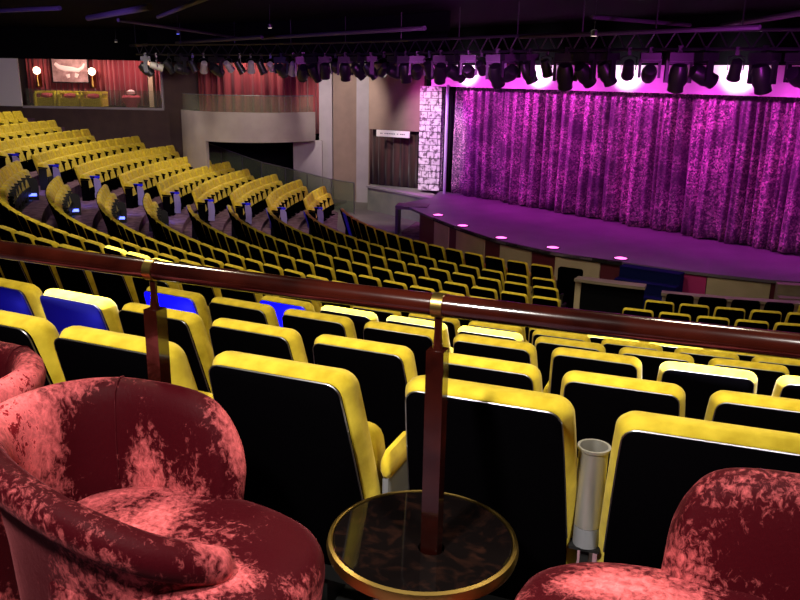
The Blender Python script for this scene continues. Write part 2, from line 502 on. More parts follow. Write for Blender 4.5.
def seat_label(q):
    block, k, idx = q[0], q[1], q[10]
    if block == 'right' and k == 1: return 'theatre seat with black back cushion, %s from left %s' % (ordinal(idx), rowname(block, k))
    if k == 13 and idx in N13: return N13[idx]
    return 'black-backed yellow theatre seat, %s from left %s' % (ordinal(idx), rowname(block, k))
GROUPS = {'near': 'theatre seats below the handrail', 'centre': 'theatre seats in the centre block',
          'right': 'theatre seats in the right block', 'left': 'theatre seats in the far left block'}
leftcount = {}
for q in indiv:
    block, k, th, x, y, px, d, first, last, vis, idx = q
    if block == 'near' and k == 13 and idx in NUD:
        th += NUD[idx][0]; rad_ = RK[13] + NUD[idx][1]
        x, y = CX + rad_*math.cos(R(th)), CY + rad_*math.sin(R(th))
    t = empty('theatre_seat', (x, y, floor_z(k)), R(th) + PI/2)
    tag(t, seat_label(q), 'seat', GROUPS[block])
    near = d < 9
    S = SM['near' if near else 'mid']
    for n in ('back_cushion', 'back_shell', 'seat_cushion', 'armrest', 'arm_panel', 'base'):
        me_ = S[n]
        if n == 'back_cushion' and block == 'right' and k == 1: me_ = S['black_cushion']  # this row gets black back cushions
        if n == 'back_shell':
            if (block == 'centre' and ((first and k <= 4) or (k == 0 and idx == 2))) or (block == 'near' and k in (10, 11) and first): me_ = S['blue']
            elif block == 'near' and k == 12 and px < 90: me_ = S['dim_lit']
        o_ = child(n, me_, t)
        if me_ is S['blue']: o_['label'] = 'back shell coloured as lit bright blue'
        elif me_ is S['dim_lit']: o_['label'] = 'back shell coloured as dimly lit blue'
    if near: child('chrome_trim', S['chrome_trim'], t)
    if first and block == 'centre' and k <= 8:
        e = child('end_panel', SM['endr']['end_panel'], t)
        child('aisle_light', SM['endr']['aisle_light'], e)
    if last and block == 'left':
        e = child('end_panel', SM['end']['end_panel'], t); e['label'] = 'lavender aisle end panel with cap coloured as lit blue'
        child('end_cap', SM['end']['end_cap'], e)
        child('aisle_light', SM['end']['aisle_light'], e)
    if block == 'near' and k == 13: q.append(t)

# all the seats past the three hundred largest, as one thing
b = MB()
for q in rest:
    block, k, th, x, y, px, d, first, last, vis, idx = q
    mtx = Matrix.Translation((x, y, floor_z(k))) @ Matrix.Rotation(R(th) + PI/2, 4, 'Z')
    parts = [(bm_cushion(2, True), 0), (bm_shell(2, True), 1), (bm_seatpad(True), 0), (bm_arm(True), 1), (bm_armpanel(), 1), (bm_base(), 1)]
    if first and block == 'centre' and k <= 8: parts += [(mirror(bm_endpanel()), 1), (mirror(bm_lamp()), 4)]
    if last and block == 'left': parts += [(bm_endpanel(), 5), (bm_lamp(), 4), (bm_endcap(), 3)]
    for p, mi in parts:
        b.mi = mi
        b.add([mtx @ Vector(v) for v in p.v], p.f)
o = b.build('theatre_seat', [M['yellow'], M['shell'], M['armgrey'], M['blue'], M['bluelamp'], M['lav']], smooth=True, angle=35)
tag(o, 'curved banks of small yellow theatre seats mostly farthest away in the left block', 'seats', kind='stuff')

# ------------------------------------------------------------------ handrail
RR, RZ = 24.555, Z(-.495)
def polar(r, th, z): return (CX + r*math.cos(R(th)), CY + r*math.sin(R(th)), z)
hr = empty('handrail', polar(RR, 248, PLAT))
tag(hr, 'dark mahogany round handrail on square posts crossing the foreground', 'handrail')
def under(parent, o):   # keep world placement below an Empty that is only translated
    o.parent = parent; o.matrix_parent_inverse = Matrix.Translation(-Vector(parent.location)); return o
b = MB(); b.tube([polar(RR, 236 + 26*i/90, RZ) for i in range(91)], .026, 20)
under(hr, b.build('rail', M['wood'], smooth=True))
p_r = math.degrees(math.atan2(1.74-CY, .09-CX)) % 360
p_l = math.degrees(math.atan2(1.975-CY, -.665-CX)) % 360
dth = p_r - p_l
for th in (p_l - 2.9, p_l, p_r, p_r + 2.9):
    cx_, cy_, _ = polar(RR, th, 0)
    u = (-math.sin(R(th)), math.cos(R(th)))
    b = MB(); b.obox((cx_, cy_), u, .021, .021, PLAT, RZ - .105)
    po = under(hr, b.build('post', M['wood']))
    b = MB(); b.lathe([(.013, -.105), (.011, -.09), (.009, -.06), (.010, -.028)], 12, (cx_, cy_, RZ))
    under(hr, b.build('post_neck', M['wood'], smooth=True))
    b = MB()
    b.tube([(cx_ - u[0]*.013, cy_ - u[1]*.013, RZ), (cx_ + u[0]*.013, cy_ + u[1]*.013, RZ)], .0285, 20)
    under(hr, b.build('collar', M['brass'], smooth=True))

# ------------------------------------------------------------------ cocktail table round the middle post
fdir = Vector((.9375, -.348, 0)); ndir = Vector((.348, .9375, 0))
TP = Vector(polar(RR, p_r, 0)); TP.z = 0
TC = Vector((.068, 1.785, 0))
tcen = Vector((.075, 1.775, 0)) 
tb = empty('cocktail_table', (TC.x, TC.y, PLAT))
tag(tb, 'round dark cocktail table with gold rim fitted round the middle rail post', 'table')
TZ = Z(-1.12)
b = MB()
def tl(r_, z_, c_): return [(c_.x + r_*math.cos(2*PI*k/64), c_.y + r_*math.sin(2*PI*k/64), TZ + z_) for k in range(64)]
b.loops([tl(.033, -.022, TP), tl(.222, -.022, TC), tl(.226, -.012, TC), tl(.226, 0, TC), tl(.222, .003, TC), tl(.033, .003, TP)], closed_path=True)
under(tb, b.build('table_top', M['tabletop'], smooth=True, angle=30))
b = MB(); b.lathe([(.227, -.030), (.238, -.028), (.242, -.014), (.238, .002), (.230, .006), (.227, .004)], 64, (TC.x, TC.y, TZ), closed=True)
rim = under(tb, b.build('rim', M['brass'], smooth=True)); rim['label'] = 'gold metal rim'
b = MB(); b.lathe([(.026 if 0 else .033, -.45), (.12, -.45), (.12, -.435), (.05, -.42), (.045, -.10), (.07, -.03), (.033, -.03)], 24, (TP.x, TP.y, TZ), closed=True)
under(tb, b.build('pedestal', M['base'], smooth=True, angle=30))

# ------------------------------------------------------------------ tub armchairs
def sstep(a, b_, x):
    t = min(1, max(0, (x-a)/(b_-a))); return t*t*(3-2*t)
RIM = [(.205, .245, .555), (.165, .252, .70), (.08, .254, .775), (-.14, .248, .787), (-.275, .165, .787), (-.325, .02, .785), (-.285, -.12, .778),
       (-.175, -.205, .76), (.04, -.255, .725), (.23, -.235, .675), (.335, -.14, .615), (.36, -.04, .565)]
def cat(P_, n_):
    out = []
    for i in range(len(P_)-1):
        p0 = P_[i-1] if i else tuple(2*a-b_ for a, b_ in zip(P_[0], P_[1])); p1 = P_[i]; p2 = P_[i+1]
        p3 = P_[i+2] if i+2 < len(P_) else tuple(2*a-b_ for a, b_ in zip(P_[-1], P_[-2]))
        for j in range(n_):
            t = j/n_
            out.append(tuple(.5*((2*p1[a]) + (-p0[a]+p2[a])*t + (2*p0[a]-5*p1[a]+4*p2[a]-p3[a])*t*t + (-p0[a]+3*p1[a]-3*p2[a]+p3[a])*t*t*t) for a in (0, 1, 2)))
    out.append(P_[-1]); return out
RIMS = cat(RIM, 8)
def rim_at(i):
    p = RIMS[i]; a = RIMS[max(0, i-1)]; c_ = RIMS[min(len(RIMS)-1, i+1)]
    t = Vector((c_[0]-a[0], c_[1]-a[1])).normalized()
    return Vector((p[0], p[1])), Vector((-t.y, t.x)) * 1.0, p[2]     # path runs anticlockwise seen from above
def tub_shell():
    b = MB(); L = []
    n = len(RIMS)
    for i in range(n):
        p, nv, h = rim_at(i)
        nv = -nv
        e = min(1, min(i, n-1-i)/5.0); e = math.sin(e*PI/2)
        prof = [(-.065, .07), (-.058, .25), (-.045, .50*h/.79), (-.030, h-.140), (-.020, h-.105), (-.004, h-.092), (.014, h-.075), (.021, h-.048), (.017, h-.020), (.002, h-.003),
                (-.018, h+.003), (-.038, h-.003), (-.054, h-.020), (-.065, h-.050), (-.072, h-.10), (-.078, h-.16), (-.08, min(.44, h-.17)), (-.08, .36), (-.08, .07)]
        if e < 1:
            m = -.038; prof = [(m + (o-m)*(.25+.75*e), z - (1-e)*.02) for o, z in prof]
        L.append([(p.x + nv.x*o, p.y + nv.y*o, z) for o, z in prof])
    b.loops(L)
    return b
def tub_seat():
    b = MB(); L = []
    n = 40
    def lp(z, s, dz=0):
        out = []
        for k in range(n):
            a = 2*PI*k/n; ca, sa = math.cos(a), math.sin(a)
            e = 2/3.0
            x = math.copysign(abs(ca)**e, ca); y = math.copysign(abs(sa)**e, sa)
            X = .145 + (.357)*x*s; Y = .012 + .232*y*s
            if X < -.02: Y *= max(.55, 1-(.02+abs(X))*1.2)
            out.append((X, Y, z - .05*max(0, X-.2)*1.0))
        return out
    for z, s in [(.06, .86), (.10, .91), (.22, .93), (.36, .97), (.44, 1.0), (.475, .99), (.500, .955), (.517, .88), (.528, .72), (.533, .45), (.535, .1)]:
        L.append(lp(z, s))
    b.loops(L)
    return b
def tub_seam(i):
    b = MB()
    p, nv, H = rim_at(i); nv = -nv
    b.tube([(p.x + nv.x*o, p.y + nv.y*o, z) for o, z in ((.018, H-.02), (.003, H-.001), (-.018, H+.005), (-.038, H-.001), (-.054, H-.018), (-.065, H-.049), (-.072, H-.10), (-.078, H-.16), (-.080, .53))], .0022, 6)
    return b
def tub_feet():
    b = MB()
    for x in (-.17, .36):
        for y in (-.13, .13):
            b.lathe([(.016, 0), (.022, .07)], 12, (x, y, 0))
    return b
shell_me = tub_shell().mesh('backrest', M['velvet'], True, 60)
seat_me = tub_seat().mesh('seat_cushion', M['velvet'], True, 60)
seam_mes = [tub_seam(p).mesh('seam', M['velvet'], True) for p in (25, 53)]
def mir(b_): b_.v = [(x, -y, z) for x, y, z in b_.v]; return b_
shell_m2 = mir(tub_shell()).mesh('backrest', M['velvet'], True, 60)
seat_m2 = mir(tub_seat()).mesh('seat_cushion', M['velvet'], True, 60)
seam_m2 = [mir(tub_seam(p)).mesh('seam', M['velvet'], True) for p in (25, 53)]
def rotd(v, a):
    return Matrix.Rotation(R(a), 3, 'Z') @ v
def armchair(center, direction, label, flip=False):
    rz = math.atan2(direction.y, direction.x)
    t = empty('tub_armchair', (center.x, center.y, PLAT), rz)
    tag(t, label, 'armchair', 'velvet tub armchairs on the platform')
    s_ = child('backrest', shell_m2 if flip else shell_me, t)
    for q_ in (seam_m2 if flip else seam_mes): child('seam', q_, s_)
    child('seat_cushion', seat_m2 if flip else seat_me, t)
    b = tub_feet(); child('feet', b.mesh('feet', M['base'], True), t)
    return t
armchair(TP + fdir*-.70 + ndir*-.285, fdir, 'red crushed velvet tub armchair left of the round cocktail table, whole seat showing')
armchair(TP + fdir*.735 + ndir*-.195, -fdir, 'dark red velvet tub armchair at bottom right corner, cut off by frame', True)
armchair(TP + fdir*-1.44 + ndir*-.20, -fdir, 'red velvet tub armchair of which only the rolled back shows at left edge', True)

# ------------------------------------------------------------------ cup holder in the gap between two seats of the rear row
cup = None
def cup_holder(x, y, zf, rz):
    t = empty('cup_holder', (x, y, zf), rz)
    tag(t, 'tall steel cup holder in the gap between two seats below the handrail', 'cup holder')
    b = MB(); b.lathe([(.036, .56), (.040, .785), (.045, .79), (.045, .797), (.038, .797), (.033, .58)], 28)
    child('cup', b.mesh('cup', M['cup'], True, 30), t)
    b = MB(); b.lathe([(.036, .50), (.036, .558)], 24)
    child('bracket', b.mesh('bracket', M['armgrey'], True, 30), t)
    b = MB(); b.box(-.042, .042, -.03, .03, .49, .499); b.box(-.012, .012, -.012, .012, 0, .49)
    child('stem', b.mesh('stem', M['base']), t)

# ------------------------------------------------------------------ stage
edge = [(-.02, 24.3), (.45, 22.9), (.82, 21.9), (1.45, 20.4), (2.3, 18.75), (3.43, 17.46), (4.31, 16.92), (5.74, 15.98), (6.5, 15.6), (7.22, 15.3), (8.1, 15.1), (9.6, 14.8), (11.5, 14.6)]
STG = Z(-3.72)
st = empty('stage', (4, 20, 0))
tag(st, 'raised stage with purple-lit floor and panelled curved front', 'stage')
back = [(11.5, 18.5), (6.5, 25.5), (2.0, 28.4), (1.3, 27.2), (.97, 25.6)]
poly = edge + back; n = len(poly)
b = MB(); b.add([(x, y, STG-.06) for x, y in poly] + [(x, y, STG) for x, y in poly],
                [tuple(range(n))[::-1], tuple(range(n, 2*n))] + [(i, (i+1) % n, n+(i+1) % n, n+i) for i in range(n)])
under(st, b.build('stage_floor', M['stage']))
# front wall, set back under the lip
def off(poly_, d):
    out = []
    for i, p in enumerate(poly_):
        a = poly_[max(0, i-1)]; c_ = poly_[min(len(poly_)-1, i+1)]
        t = Vector((c_[0]-a[0], c_[1]-a[1])).normalized()
        out.append((p[0] + t.y*d, p[1] - t.x*d))
    return out
def strip(poly_, d0, d1, z0, z1):
    A = off(poly_, d0); B = off(poly_, d1)
    b_ = MB(); b_.loops([[(a[0], a[1], z0), (c_[0], c_[1], z0), (c_[0], c_[1], z1), (a[0], a[1], z1)] for a, c_ in zip(A, B)])
    return b_
under(st, strip(edge[1:], -.12, -.08, .0, STG-.06).build('front_wall', M['darkred']))
# interpolate along the edge
lens_ = [0]
for i in range(1, len(edge)): lens_.append(lens_[-1] + math.dist(edge[i], edge[i-1]))
def along(s):
    for i in range(1, len(edge)):
        if s <= lens_[i]:
            t = (s-lens_[i-1])/(lens_[i]-lens_[i-1])
            return (edge[i-1][0] + t*(edge[i][0]-edge[i-1][0]), edge[i-1][1] + t*(edge[i][1]-edge[i-1][1]))
    return edge[-1]
def s_at_px(px):
    best = min(range(2000), key=lambda i: abs(proj(*along(lens_[-1]*i/2000), STG)[0] - px))
    return lens_[-1]*best/2000
def panel(px0, px1, name, m, z0=.12, z1=STG-.09):
    s0, s1 = s_at_px(px0), s_at_px(px1)
    pl = [along(s0 + (s1-s0)*i/8) for i in range(9)]
    return under(st, strip(pl, -.08, -.045, z0, z1).build(name, m))
panel(433, 447, 'front_panel', M['beige']); panel(455, 483, 'front_panel', M['beige']); panel(499, 530, 'front_panel', M['beige'])
panel(555, 600, 'front_panel', M['beige']); panel(708, 772, 'front_panel', M['beige'])
o = panel(683, 707, 'front_panel', M['magenta']); o['label'] = 'magenta front panel'
under(st, strip([along(s_at_px(433) + (s_at_px(622)-s_at_px(433))*i/20) for i in range(21)], -.04, .0, STG-.085, STG+.004).build('edge_trim', M['base']))
# recessed footlights near the lip
FL = [(435, 214), (461, 225), (500, 237), (552, 247), (621, 258)]
def ground(px, py, z):
    a = (px-400); c_ = (py-300)
    a, c_ = a*math.cos(ROLL) + c_*math.sin(ROLL), -a*math.sin(ROLL) + c_*math.cos(ROLL)
    xx = a/FPX; u = -c_/FPX
    yy = math.cos(PITCH) + u*math.sin(PITCH); zz = -math.sin(PITCH) + u*math.cos(PITCH)
    t = (z-EYE)/zz
    return (xx*t, yy*t)
foot_xy = [(1.02, 22.2), (1.60, 20.6), (2.42, 19.05), (3.48, 18.0), (4.77, 16.98)]
FLW = ['nearest the left wing', 'second from left', 'in the middle of five', 'second from right', 'rightmost, beside the blue stairs']
for (x, y), w in zip(foot_xy, FLW):
    t = empty('stage_floor_light', (x, y, STG+.001))
    tag(t, 'round pink glowing stage floor light, ' + w, 'floor light', 'pink floor lights along stage edge')
    b = MB(); b.lathe([(.17, 0), (.17, .012), (.14, .016), (.14, 0)], 24, closed=True); child('bezel', b.mesh('bezel', M['base'], True, 30), t)
    b = MB(); b.lathe([(.139, 0), (.139, .010), (.08, .026), (.01, .032)], 24); child('lens', b.mesh('lens', M['pinklamp'], True), t)

# blue carpeted stairs up to the stage, magenta-side
def stairs(pxc, width, nst, m, name, label, depth=.28, rise=None):
    s0 = s_at_px(pxc); p = along(s0); q = along(s0+.1)
    u = Vector((q[0]-p[0], q[1]-p[1])).normalized(); nv = Vector((u.y, -u.x))
    t = empty(name, (p[0]+nv.x*.05, p[1]+nv.y*.05, 0), math.atan2(nv.y, nv.x) - PI/2 + PI)
    tag(t, label, 'stairs')
    hgt = STG; rs = (hgt-.01)/nst
    b_ = MB()
    for i in range(nst):
        # local -y is towards the audience
        b_.box(-width/2, width/2, -.02-depth*(nst-i), -.02-depth*(nst-i-1), 0, rs*(i+1))
    child('steps', b_.mesh('steps', m), t)
    b_ = MB()
    for i in range(nst):
        b_.box(-width/2, width/2, -.02-depth*(nst-i)-.008, -.02-depth*(nst-i)-.0005, rs*(i+1)-.03, rs*(i+1)-.004)
    child('nosing', b_.mesh('nosing', M['step'] if m is M['step'] else M['bluecarpet']), t)
    return t
stairs(655, 1.25, 4, M['bluecarpet'], 'stage_stairs', 'dark blue carpeted stairs rising to the stage, left of magenta panel')
stairs(806, 1.1, 4, M['step'], 'stage_stairs', 'beige stone steps up to the stage at right edge', .2)

# arc-shaped barrier with ledge and the low wall ahead of the right block
bt = empty('barrier_ledge', polar(10.75, 245, 0))
tag(bt, 'curved barrier with pale ledge and post beside the dark aisle', 'barrier')
b = MB(); b.arc(10.62, 10.90, 241.2, 248.3, Z(-3.80), Z(-3.745), 12); under(bt, b.build('ledge', M['step']))
b = MB(); b.arc(10.70, 10.80, 241.2, 241.8, 0, Z(-3.80), 2); under(bt, b.build('post', M['beige']))
b = MB(); b.arc(10.73, 10.77, 241.8, 248.2, 0.0, Z(-3.80), 8); under(bt, b.build('gap_shade', M['ceil']))  # black sheet added for the dark open space under the ledge
b = MB(); b.arc(10.86, 11.0, 250.0, 284, 0, Z(-3.84), 24)
b.arc(10.82, 11.04, 249.9, 284, Z(-3.84), Z(-3.79), 24)
tag(b.build('low_wall', M['step']), 'low curved beige wall in front of the right seat block', 'low wall')

# black high-backed chair at the end of the front row
def black_seat(k, th):
    x, y, _ = polar(RK[k], th, 0)
    t = empty('aisle_seat', (x, y, 0), R(th)+PI/2)
    tag(t, 'all-black high-backed seat at right end of front row by the aisle', 'seat')
    b = MB(); b.loops([rr(.50, .12, .98, .05, i, yy, .08, 4) for yy, i in [(-.02, .01), (-.01, 0), (.06, 0), (.08, .03)]])
    child('backrest', b.mesh('backrest', M['shell'], True, 40), t)
    b = MB(); b.box(-.23, .23, .12, .56, .33, .46); child('seat', b.mesh('seat', M['shell']), t)
    b = MB(); b.box(-.2, .2, .14, .5, 0, .33); child('base', b.mesh('base', M['base']), t)
black_seat(0, 240.2)

# ------------------------------------------------------------------ stage curtain
A = Vector((1.34, 27.22)); B = Vector((10.6, 15.5)); D_ = (B-A); LEN = D_.length; u2 = D_.normalized(); n2 = Vector((-u2.y, u2.x))*-1   # n2 towards the audience
if n2.y > 0: n2 = -n2
CT, CB = Z(-.26), STG + .03
random.seed(11)
phs = [random.uniform(0, 6.28) for _ in range(12)]
def fold(s):
    w = .9*math.sin(s*.9+phs[0]) + .7*math.sin(s*1.9+phs[1])
    p = .5+.5*math.sin(2*PI*s/.40 + 1.5*w)
    big = .5+.5*math.sin(2*PI*s/.93 + 1.7*w + phs[5])
    a = .16*(p**.5) + .03*math.sin(2*PI*s/.17 + phs[3]) - .21*(big**9) + .05*math.sin(2*PI*s/2.1 + phs[4])
    return a - .06
NS, NZ = 1100, 14
grid = []
for j in range(NZ+1):
    v = j/NZ; z = CT + (CB-CT)*v; rowp = []
    for i in range(NS+1):
        s = LEN*i/NS
        ss = s + .03*math.sin(v*2+s)*v
        d = fold(ss)*(.55 + .75*v) + .0
        p = A + u2*s + n2*d
        zz = z + (.02*math.sin(s*7) if j == NZ else 0)
        rowp.append((p.x, p.y, zz))
    grid.append(rowp)
b = MB(); b.sheet(grid)
sc = b.build('stage_curtain', M['sequin'], smooth=True, angle=180)
md = sc.modifiers.new('thickness', 'SOLIDIFY'); md.thickness = .012
tag(sc, 'tall sequinned stage curtain hanging in folds under purple light', 'curtain')

def at(px, d_perp, ref='x'):
    return None
# white block pillar, dark side leg and glossy purple portal post at the stage's left side
def vbox(name, m, p0, p1, z0, z1, t, label, cat, parent=None):
    p0 = Vector(p0); p1 = Vector(p1); u_ = (p1-p0); L_ = u_.length; u_.normalize(); c_ = (p0+p1)/2
    rz = math.atan2(u_.y, u_.x)
    b_ = MB(); b_.box(-L_/2, L_/2, 0, t, 0, z1-z0)
    o_ = b_.build(name, m, parent, loc=(c_.x, c_.y, z0), rz=rz)
    if label: tag(o_, label, cat)
    return o_
vbox('stone_pillar', M['brick'], (.54, 27.28), (1.24, 27.02), STG+.01, Z(-.29), .35, 'white carved stone block pillar left of the purple stage curtain', 'pillar')
b = MB(); b.lathe([(.05, 0), (.05, 3.5)], 16); o = b.build('portal_post', M['portal'], smooth=True, loc=(1.40, 26.5, STG)); tag(o, 'thin glossy purple-lit post at left edge of stage opening', 'post')
b = MB(); g2 = []
for j in range(2):
    g2.append([(1.33 + .36*i/30 + 0, 26.95 - .22*i/30 + .03*math.sin(i*1.3), (CT if j == 0 else CB)) for i in range(31)])
b.sheet(g2); o = b.build('side_curtain', mat('black_velour', (.006, .004, .008), .9, spec=.1), smooth=True, angle=180)
o.modifiers.new('t', 'SOLIDIFY').thickness = .01
tag(o, 'narrow black side curtain between pillar and purple stage curtain', 'curtain')
# header above the curtain
hp = [A + n2*.32 - u2*.25, B + n2*.32]
uh = math.atan2(u2.y, u2.x)
b = MB(); b.box(0, (B-A).length+.3, -.04, .04, 0, .66); b.box(0, (B-A).length+.3, .04, .09, 0, .05)
o = b.build('stage_header', M['header'], loc=(hp[0].x, hp[0].y, Z(-.28)), rz=uh)
tag(o, 'white header band above the stage curtain, lit pink-white', 'header')

b = MB(); b.box(0, (B-A).length+.3, -.04, .04, 0, 1.1)
o = b.build('wall_above_stage', M['ceil'], loc=(hp[0].x, hp[0].y, Z(.385)), rz=uh); tag(o, kind='structure')
# ------------------------------------------------------------------ left-hand walls and lounge
def wall(name, m, p0, p1, z0, z1, t=.15):
    o_ = vbox(name, m, p0, p1, z0, z1, t, None, None); tag(o_, kind='structure'); return o_
# brown wall under the lounge and its surround
wall('wall_left', M['brownwall'], (-16.5, 30.9), (-8.0, 30.9), 0, Z(-1.33), .3)
wall('wall_lounge_side', M['brownwall'], (-9.05, 30.95), (-7.7, 30.95), Z(-1.33), Z(1.5), .25)
wall('wall_lounge_back', M['brownwall'], (-17, 34.6), (-8.0, 34.6), Z(-1.4), Z(1.5), .1)
wall('floor_lounge', M['platcarpet'], (-17, 31.2), (-8.0, 31.2), Z(-1.38), Z(-1.33), 3.4)
wall('trim_1', M['grey'], (-14.3, 30.80), (-9.0, 30.80), Z(-1.38), Z(-1.30), .12)
wall('trim_2', M['ceil'], (-16.5, 30.9), (-7.7, 30.9), Z(.40), Z(1.5), .12)
wall('trim_3', M['grey'], (-9.07, 30.85), (-9.0, 30.85), Z(-1.30), Z(.42), .1)
o = vbox('screen_panel', M['screen'], (-16.3, 30.98), (-14.4, 30.98), Z(-1.329), Z(.42), .08, 'pale grey blank wall panel at the far left edge', 'panel')
# pleated curtain helper
def pleats(name, m, pts, z0, z1, label, amp=.05, wl=.22, parent=None):
    L_ = [0]
    for i in range(1, len(pts)): L_.append(L_[-1] + math.dist(pts[i], pts[i-1]))
    nn = int(L_[-1]/wl*8)
    top, bot = [], []
    for i in range(nn+1):
        s = L_[-1]*i/nn
        j = max(q for q in range(len(L_)) if L_[q] <= s + 1e-9); j = min(j, len(pts)-2)
        t = (s-L_[j])/(L_[j+1]-L_[j])
        ux, uy = (pts[j+1][0]-pts[j][0])/(L_[j+1]-L_[j]), (pts[j+1][1]-pts[j][1])/(L_[j+1]-L_[j])
        x = pts[j][0] + ux*(s-L_[j]); y = pts[j][1] + uy*(s-L_[j])
        d = amp*math.sin(2*PI*s/wl + 1.1*math.sin(s*1.7)) + amp*.6*math.sin(2*PI*s/(wl*2.3))
        top.append((x - uy*d, y + ux*d, z1)); bot.append((x - uy*d*1.3, y + ux*d*1.3, z0))
    b_ = MB(); b_.sheet([top, bot])
    o_ = b_.build(name, m, parent, smooth=True, angle=180)
    o_.modifiers.new('t', 'SOLIDIFY').thickness = .01
    if label: tag(o_, label, 'curtain')
    return o_
pleats('lounge_curtain', M['redcurt'], [(-15.6, 34.3), (-12.2, 34.3)], Z(-1.33), Z(.9), 'dark red pleated curtain behind the lounge picture')
pleats('lounge_curtain', M['redcurt'], [(-12.0, 33.4), (-10.35, 33.4)], Z(-1.33), Z(.9), 'dark red pleated curtain in the lounge right of the picture')
pleats('lounge_curtain', M['redcurt'], [(-9.85, 32.4), (-9.0, 32.4)], Z(-1.33), Z(.9), 'narrow red curtain at the lounge window right end')
vbox('lounge_column', M['beige'], (-9.98, 32.3), (-9.80, 32.3), Z(-1.33), Z(1.4), .2, 'slim pale column beside narrow red lounge curtain', 'column')
# picture with a pale reclining shape
pic = empty('wall_picture', (-13.65, 33.95, Z(-.45)))
tag(pic, 'framed picture with pale pink shapes between two lounge wall lamps', 'picture')
b = MB(); b.box(-.72, .72, -.02, .03, 0, .95); child('canvas', b.mesh('canvas', M['art']), pic)
b = MB()
for a in ((-.76, -.72, 0, .95), (.72, .76, 0, .95), (-.76, .76, -.04, 0), (-.76, .76, .95, .99)): b.box(a[0], a[1], -.04, .04, a[2], a[3])
child('frame', b.mesh('frame', M['base']), pic)
b = MB()
b.tube([(-.6, -.05, .72), (-.45, -.05, .58), (-.2, -.05, .52), (.1, -.05, .50), (.35, -.05, .47), (.52, -.05, .58), (.60, -.05, .74)], [.07, .10, .12, .10, .08, .06, .03], 10)
b.tube([(-.12, -.05, .30), (-.08, -.05, .16)], [.10, .07], 10); b.tube([(.28, -.05, .34), (.22, -.05, .18)], [.09, .06], 10)
o = child('painted_shape', b.mesh('painted_shape', M['artfig'], True), pic)
o.scale.y = .35
for x, w in ((-15.0, 'left'), (-12.75, 'right')):
    t = empty('wall_lamp', (x, 33.9, Z(-.12)))
    tag(t, 'glowing round wall lamp in the lounge, %s of the picture' % w, 'wall lamp', 'lounge wall lamps')
    b = MB(); b.lathe([(.03, -.06), (.12, 0), (.15, .11), (.12, .2), (.03, .25)], 16); child('lamp_shade', b.mesh('lamp_shade', M['sconce'], True), t)
    b = MB(); b.box(-.03, .03, .0, .35, -.55, -.0); b.lathe([(.05, -.56), (.07, -.5), (.02, -.05)], 10); child('bracket', b.mesh('bracket', M['brass']), t)
# lounge bench seats seen from behind glass
for i, x in enumerate((-13.75, -12.85, -11.95)):
    t = empty('lounge_armchair', (x-.1, 31.75, Z(-1.33)))
    tag(t, 'yellow lounge chair with pink cushion behind glass, %s of three' % ('leftmost', 'middle', 'rightmost')[i], 'armchair', 'yellow lounge chairs in the window')
    b = MB(); b.box(-.40, .40, 0, .7, .0, .30); b.box(-.40, .40, .55, .70, .30, .56); child('frame', b.mesh('frame', M['yellow']), t)
    for sx in (-1, 1):
        b = MB(); b.tube([(sx*.37, .0, .0), (sx*.37, .0, .42), (sx*.37, .12, .50), (sx*.37, .65, .50)], .06, 8); child('arm', b.mesh('arm', M['yellow'], True), t)
    b = MB(); b.lathe([(.05, 0), (.22, .03), (.24, .09), (.20, .16), (.04, .19)], 14, (0, .25, .30)); child('cushion', b.mesh('cushion', M['pinkcush'], True), t)
t = empty('lounge_stool', (-10.55, 31.9, Z(-1.33)))
tag(t, 'glossy pink lounge stool behind the glass', 'stool')
b = MB(); b.lathe([(.20, .0), (.24, .1), (.34, .28), (.36, .38), (.30, .44), (.05, .46)], 18); child('seat', b.mesh('seat', M['pinkcush'], True), t)
b = MB(); b.lathe([(.10, .46), (.16, .5), (.17, .6), (.05, .66)], 14); child('cushion', b.mesh('cushion', M['artfig'], True), t)
o = vbox('glass_balustrade', M['glassclear'], (-14.2, 30.98), (-9.1, 30.98), Z(-1.30), Z(-.68), .012, 'clear glass balustrade across the lounge opening', 'balustrade')

# drum-shaped balcony
def circ3(p1, p2, p3):
    ax, ay = p1; bx, by = p2; cx, cy = p3
    d = 2*(ax*(by-cy)+bx*(cy-ay)+cx*(ay-by))
    ux = ((ax*ax+ay*ay)*(by-cy)+(bx*bx+by*by)*(cy-ay)+(cx*cx+cy*cy)*(ay-by))/d
    uy = ((ax*ax+ay*ay)*(cx-bx)+(bx*bx+by*by)*(ax-cx)+(cx*cx+cy*cy)*(bx-ax))/d
    return ux, uy, math.dist((ux, uy), p1)
dx, dy, dr = circ3((-7.95, 29.3), (-5.55, 27.75), (-3.15, 29.3))
def dang(px_): return math.degrees(math.atan2(px_[1]-dy, px_[0]-dx)) % 360
a0, a1 = dang((-7.95, 29.3)), dang((-3.15, 29.3))
am = dang((-6.78, 28.15))
bal = empty('drum_balcony', (-5.35, 29, 0))
tag(bal, 'curved pale plaster balcony with glass rail below the red curtains', 'balcony')
b = MB(); b.arc(dr-.15, dr, a0, a1, Z(-2.27), Z(-1.27), 32, (dx, dy)); b.arc(dr-.15, dr, a0, am, 0, Z(-2.27), 12, (dx, dy))
under(bal, b.build('parapet', M['drum'], smooth=True, angle=30))
